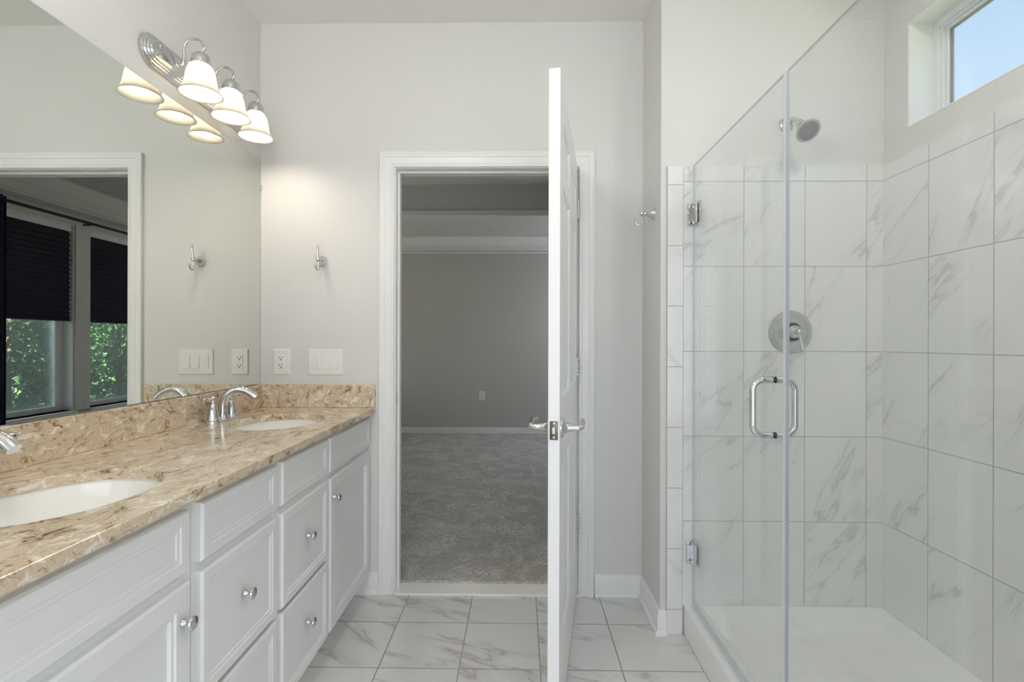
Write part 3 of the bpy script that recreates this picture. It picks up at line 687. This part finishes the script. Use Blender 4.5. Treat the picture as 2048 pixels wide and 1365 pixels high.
lp = lp.build('latch_plate', M['bronze'], dr, world=False); lp['label'] = 'dark bronze latch face plate'
MB().box(DL, DL+.010, -DT/2-.006, -DT/2+.006, hz_-.011, hz_+.011).build('latch_bolt', M['nickel'], lp, world=False, bevel=.003)
for s_ in (-1, 1): MB().lathe([(.0035, 0), (.0035, .0022), (.002, .0026)], (DL, -DT/2, hz_+s_*.0215), 'X', 12).build('screw', M['nickel'], lp, world=False)
for z in (.355, 1.105, 1.862):
    b = MB()
    for k in range(5): b.lathe([(.0058, k*.0178+.0006), (.0063, k*.0178+.0016), (.0063, k*.0178+.0165), (.0058, k*.0178+.0174)], (-.001, .005, z-.0445), 'Z', 16)
    b.lathe([(.004, -.003), (.0065, -.001), (.0065, .0005)], (-.001, .005, z-.0445), 'Z', 16); b.lathe([(.0065, .0890), (.0065, .0905), (.004, .0925)], (-.001, .005, z-.0445), 'Z', 16)
    b.box(.0, .0040, -.032, .004, z-.0445, z+.0445); b.box(-.0045, -.0010, -.030, .004, z-.0445, z+.0445)
    o = b.build('hinge', M['nickel'], dr, world=False); o['label'] = 'satin metal butt hinge'

# ------------------------------------------------------------------ shower
# pan
PX0, PX1, PY0, PY1 = .690, XR-.008, .583, YS-.008
def rr(x0, x1, y0, y1, r_, z, n=6):
    o = []
    for cx, cy, a0 in ((x1-r_, y0+r_, -PI/2), (x1-r_, y1-r_, 0), (x0+r_, y1-r_, PI/2), (x0+r_, y0+r_, PI)):
        for k in range(n+1): a = a0 + PI/2*k/n; o.append((cx + r_*math.cos(a), cy + r_*math.sin(a), z))
    return o
def pr_(l, s_, z, r_): return rr(PX0+l, PX1-s_, PY0+s_, PY1-s_, r_, z)
b = MB()
b.loft([pr_(0, 0, 0, .003), pr_(0, 0, .112, .003), pr_(.003, 0, .121, .003), pr_(.010, 0, .126, .003), pr_(.018, .001, .127, .004), pr_(.068, .006, .126, .006), pr_(.078, .014, .119, .010),
        pr_(.084, .022, .108, .016), pr_(.104, .050, .066, .035), pr_(.118, .066, .052, .05), pr_(.150, .10, .046, .06), pr_(.34, .34, .036, .05)])
sp1 = thing('shower_pan', 'white acrylic shower base with raised curb', 'shower base', (PX0, (PY0+PY1)/2, 0))
b.build('basin', M['acryl'], sp1, sharp=50)
MB().lathe([(.055, .0365), (.054, .0385), (.045, .040), (0, .040)], ((PX0+PX1)/2, (PY0+PY1)/2, 0), 'Z', 32, True, False).build('drain', M['chrome'], sp1)
# glass
GX, GT = .7242, .008
def pane_(y0, y1, z0, z1):
    b = MB(); g0, g1 = GX-GT/2, GX+GT/2
    b.add([(g0,y0,z0),(g0,y1,z0),(g0,y1,z1),(g0,y0,z1)], [(0,1,2,3)]); b.add([(g1,y0,z0),(g1,y1,z0),(g1,y1,z1),(g1,y0,z1)], [(0,1,2,3)])
    b.cur = 1
    b.add([(g0,y0,z0),(g1,y0,z0),(g1,y1,z0),(g0,y1,z0),(g0,y0,z1),(g1,y0,z1),(g1,y1,z1),(g0,y1,z1)], [(0,1,2,3),(4,5,6,7),(0,1,5,4),(2,3,7,6)])
    return b
def weld(o):
    bm = bmesh.new(); bm.from_mesh(o.data); bmesh.ops.remove_doubles(bm, verts=bm.verts, dist=1e-5); bmesh.ops.recalc_face_normals(bm, faces=bm.faces); bm.to_mesh(o.data); bm.free()
    o.data.polygons.foreach_set('use_smooth', [False]*len(o.data.polygons)); return o
GY0, GY1, GZ1 = 1.3665, 2.0865, 1.962
sd = thing('shower_door', 'frameless hinged glass shower door with chrome handle', 'shower door', (GX, GY1, .14))
weld(pane_(GY0, GY1, .140, GZ1).build('glass', None, sd, mats=[M['glass'], M['gedge']], sharp=20))
MB().box(GX-.0075, GX+.0075, GY0-.004, GY0+.004, .140, GZ1).build('edge_seal', M['seal'], sd, bevel=.0015)
MB().box(GX-.0065, GX+.0065, GY0, GY1, .1275, .147).build('door_sweep', M['seal'], sd)
for z in (1.7600, .350):
    h = MB(); y1 = YS-.0085
    h.box(GX-.024, GX+.024, y1-.0055, y1, z-.045, z+.045).box(GX-.010, GX+.010, GY1-.012, y1-.005, z-.027, z+.027)
    h = h.build('hinge', M['chrome'], sd, bevel=.0015)
    for s_ in (-1, 1):
        xa = GX + s_*GT/2
        MB().box(xa, xa+s_*.0055, GY1-.052, GY1-.004, z-.045, z+.045).build('clamp_plate', M['chrome'], h, bevel=.0015)
        MB().lathe([(.005, 0), (.005, .001), (.003, .0015)], (GX+.016*s_, y1-.0055, z+.032), '-Y', 12).lathe([(.005, 0), (.005, .001), (.003, .0015)], (GX+.016*s_, y1-.0055, z-.032), '-Y', 12).build('screw', M['nickel'], h)
hy, hz0, hz1, R = 1.431, .962, 1.120, .030
hd = MB()
for s_ in (-1, 1):
    xo = GX + s_*.060; p = [(GX + s_*GT/2, hy, hz1)]
    p += [(xo - s_*R + s_*R*math.sin(a), hy, hz1 - R + R*math.cos(a)) for a in [PI/2*k/8 for k in range(9)]]
    p += [(xo - s_*R + s_*R*math.cos(a), hy, hz0 + R - R*math.sin(a)) for a in [PI/2*k/8 for k in range(9)]]
    p += [(GX + s_*GT/2, hy, hz0)]
    hd.tube(p, .0092, 18)
hd = hd.build('handle', M['chrome'], sd, sharp=60)
for z in (hz0, hz1):
    for s_ in (-1, 1): MB().lathe([(.0097, 0), (.0097, .0014)], (GX + s_*(GT/2), hy, z), 'X' if s_ > 0 else '-X', 20).build('washer', M['rubber'], hd)
sp2 = thing('glass_panel', 'fixed frameless glass shower panel at the right', 'shower screen', (GX, .97, .127))
weld(pane_(.590, 1.3595, .1285, GZ1).build('glass', None, sp2, mats=[M['glass'], M['gedge']], sharp=20))
MB().box(GX-.0085, GX-.0055, .590, 1.3595, .127, .142).box(GX+.0055, GX+.0085, .590, 1.3595, .127, .142).build('bottom_channel', M['nickel'], sp2)

# shower head
HX, HZ = 1.114, 2.138
sh = thing('wall_mounted_shower', 'chrome shower head with grey nozzle face on the shower back wall', 'shower head', (HX, YS, HZ))
MB().lathe([(.030, 0), (.030, .003), (.026, .008), (.015, .013), (.0115, .020)], (HX, YS, HZ), '-Y', 32).build('flange', M['chrome'], sh)
arm = spline([(HX, YS-.005, HZ), (HX, YS-.035, HZ+.003), (HX, YS-.070, HZ-.008), (HX, YS-.100, HZ-.035)], 6)
MB().tube(arm, .0098, 16).build('arm', M['chrome'], sh)
ax = Vector((.06, -.70, -.71)).normalized(); o0 = Vector((HX, YS-.098, HZ-.033))
MB().ball(o0 + ax*.008, .017, 20).lathe([(.013, .012), (.014, .022), (.016, .026), (.020, .036), (.032, .052), (.0415, .066), (.0455, .073), (.0460, .079), (.0430, .081), (.0400, .0805)], o0, ax, 40).build('head', M['chrome'], sh, sharp=50)
f = MB().lathe([(.0365, .0795), (.0365, .0820), (.0345, .0828), (0, .0832)], o0, ax, 40, True, False).build('spray_face', M['greyface'], sh); f['label'] = 'grey rubber spray face'
b = MB(); q = Vector((0,0,1)).rotation_difference(ax)
for rr_, cnt in ((.009, 6), (.017, 12), (.025, 18), (.031, 24)):
    for k in range(cnt): a = 2*PI*k/cnt; b.lathe([(.0013, .0825), (.0010, .0848)], o0 + q @ Vector((rr_*math.cos(a), rr_*math.sin(a), 0)), ax, 6)
b.build('nozzles', M['greyface'], f)
# valve
VX, VZ, VYY = 1.128, 1.270, YS-.008
sv = thing('shower_valve', 'round chrome shower control with lever on the marble tile', 'shower valve', (VX, VYY, VZ))
MB().lathe([(.0900, 0), (.0900, .003), (.0875, .006), (.0800, .0065), (.0785, .009), (.0735, .0095), (.0715, .012), (.062, .011), (.050, .0105), (.044, .012), (.042, .016), (.030, .017)], (VX, VYY, VZ), '-Y', 56).build('escutcheon', M['chrome'], sv, sharp=30)
MB().lathe([(.0385, .0165), (.0385, .0215)], (VX, VYY, VZ), '-Y', 40).build('gasket', M['rubber'], sv)
MB().lathe([(.0275, .021), (.0280, .026), (.0265, .029), (.0260, .046), (.0240, .050), (.0180, .056), (.0140, .060)], (VX, VYY, VZ), '-Y', 40).build('hub', M['chrome'], sv)
lv = MB().ball((VX+.001, VYY-.068, VZ), .0125, 20)
lv.tube(spline([(VX+.001, VYY-.068, VZ-.006), (VX+.006, VYY-.069, VZ-.030), (VX+.012, VYY-.071, VZ-.058), (VX+.015, VYY-.072, VZ-.072)], 6), [.0048 + .0035*i/18 for i in range(19)], 14)
lv.build('lever', M['chrome'], sv)

# high window over the shower
w1_ = thing('window_1', 'small high window with white frame and blue sky over the shower', 'window', (XR+.1, (WY0+WY1)/2, WZ0), kind='structure')
f0 = XR+.092
MB().box(XR-.001, f0+.05, WY0, WY1, WZ0-.001, WZ0+.004).box(XR-.001, f0+.05, WY0, WY1, WZ1-.004, WZ1+.001).box(XR-.001, f0+.05, WY1-.004, WY1+.001, WZ0, WZ1).box(XR-.001, f0+.05, WY0-.001, WY0+.004, WZ0, WZ1).build('window_reveal', M['trim'], w1_)
def frame(x0, x1, i0, i1):
    b = MB(); a, c_, z0, z1 = WY0+.004+i0, WY1-.004-i0, WZ0+.004+i0, WZ1-.004-i0; t_ = i1-i0
    return b.box(x0, x1, a, a+t_, z0, z1).box(x0, x1, c_-t_, c_, z0, z1).box(x0, x1, a+t_, c_-t_, z0, z0+t_).box(x0, x1, a+t_, c_-t_, z1-t_, z1)
b = frame(f0, f0+.045, 0, .026); b2 = frame(f0+.008, f0+.045, .026, .036); b3 = frame(f0+.018, f0+.045, .036, .048)
for q_ in (b2, b3): b.add(q_.v, q_.f)
wf = b.build('window_frame', M['vinyl'], w1_, bevel=.002)
MB().box(f0+.028, f0+.034, WY0+.052, WY1-.052, WZ0+.052, WZ1-.052).build('pane', M['pane'], wf)
b = MB(); a, c_, z0, z1 = WY0+.052, WY1-.052, WZ0+.052, WZ1-.052; t_ = .004
b.box(f0+.026, f0+.036, a, a+t_, z0, z1).box(f0+.026, f0+.036, c_-t_, c_, z0, z1).box(f0+.026, f0+.036, a, c_, z0, z0+t_).box(f0+.026, f0+.036, a, c_, z1-t_, z1)
b.build('glazing_bead', M['greyface'], wf)
# invented rear window for the added fill light, behind the camera
w5 = thing('added_window_5', 'added rear bathroom window for fill light, behind the camera', 'window', (.30, YR, .94), kind='structure')
MB().box(RW0, RW0+.05, YR-.09, YR+.012, RWB, RWT).box(RW1-.05, RW1, YR-.09, YR+.012, RWB, RWT).box(RW0+.05, RW1-.05, YR-.09, YR+.012, RWB, RWB+.05).box(RW0+.05, RW1-.05, YR-.09, YR+.012, RWT-.05, RWT).box(.12, .18, YR-.07, YR-.03, RWB+.05, RWT-.05).build('window_frame', M['vinyl'], w5, bevel=.002)
MB().box(RW0+.05, RW1-.05, YR-.055, YR-.049, RWB+.05, RWT-.05).build('pane', M['pane'], w5)
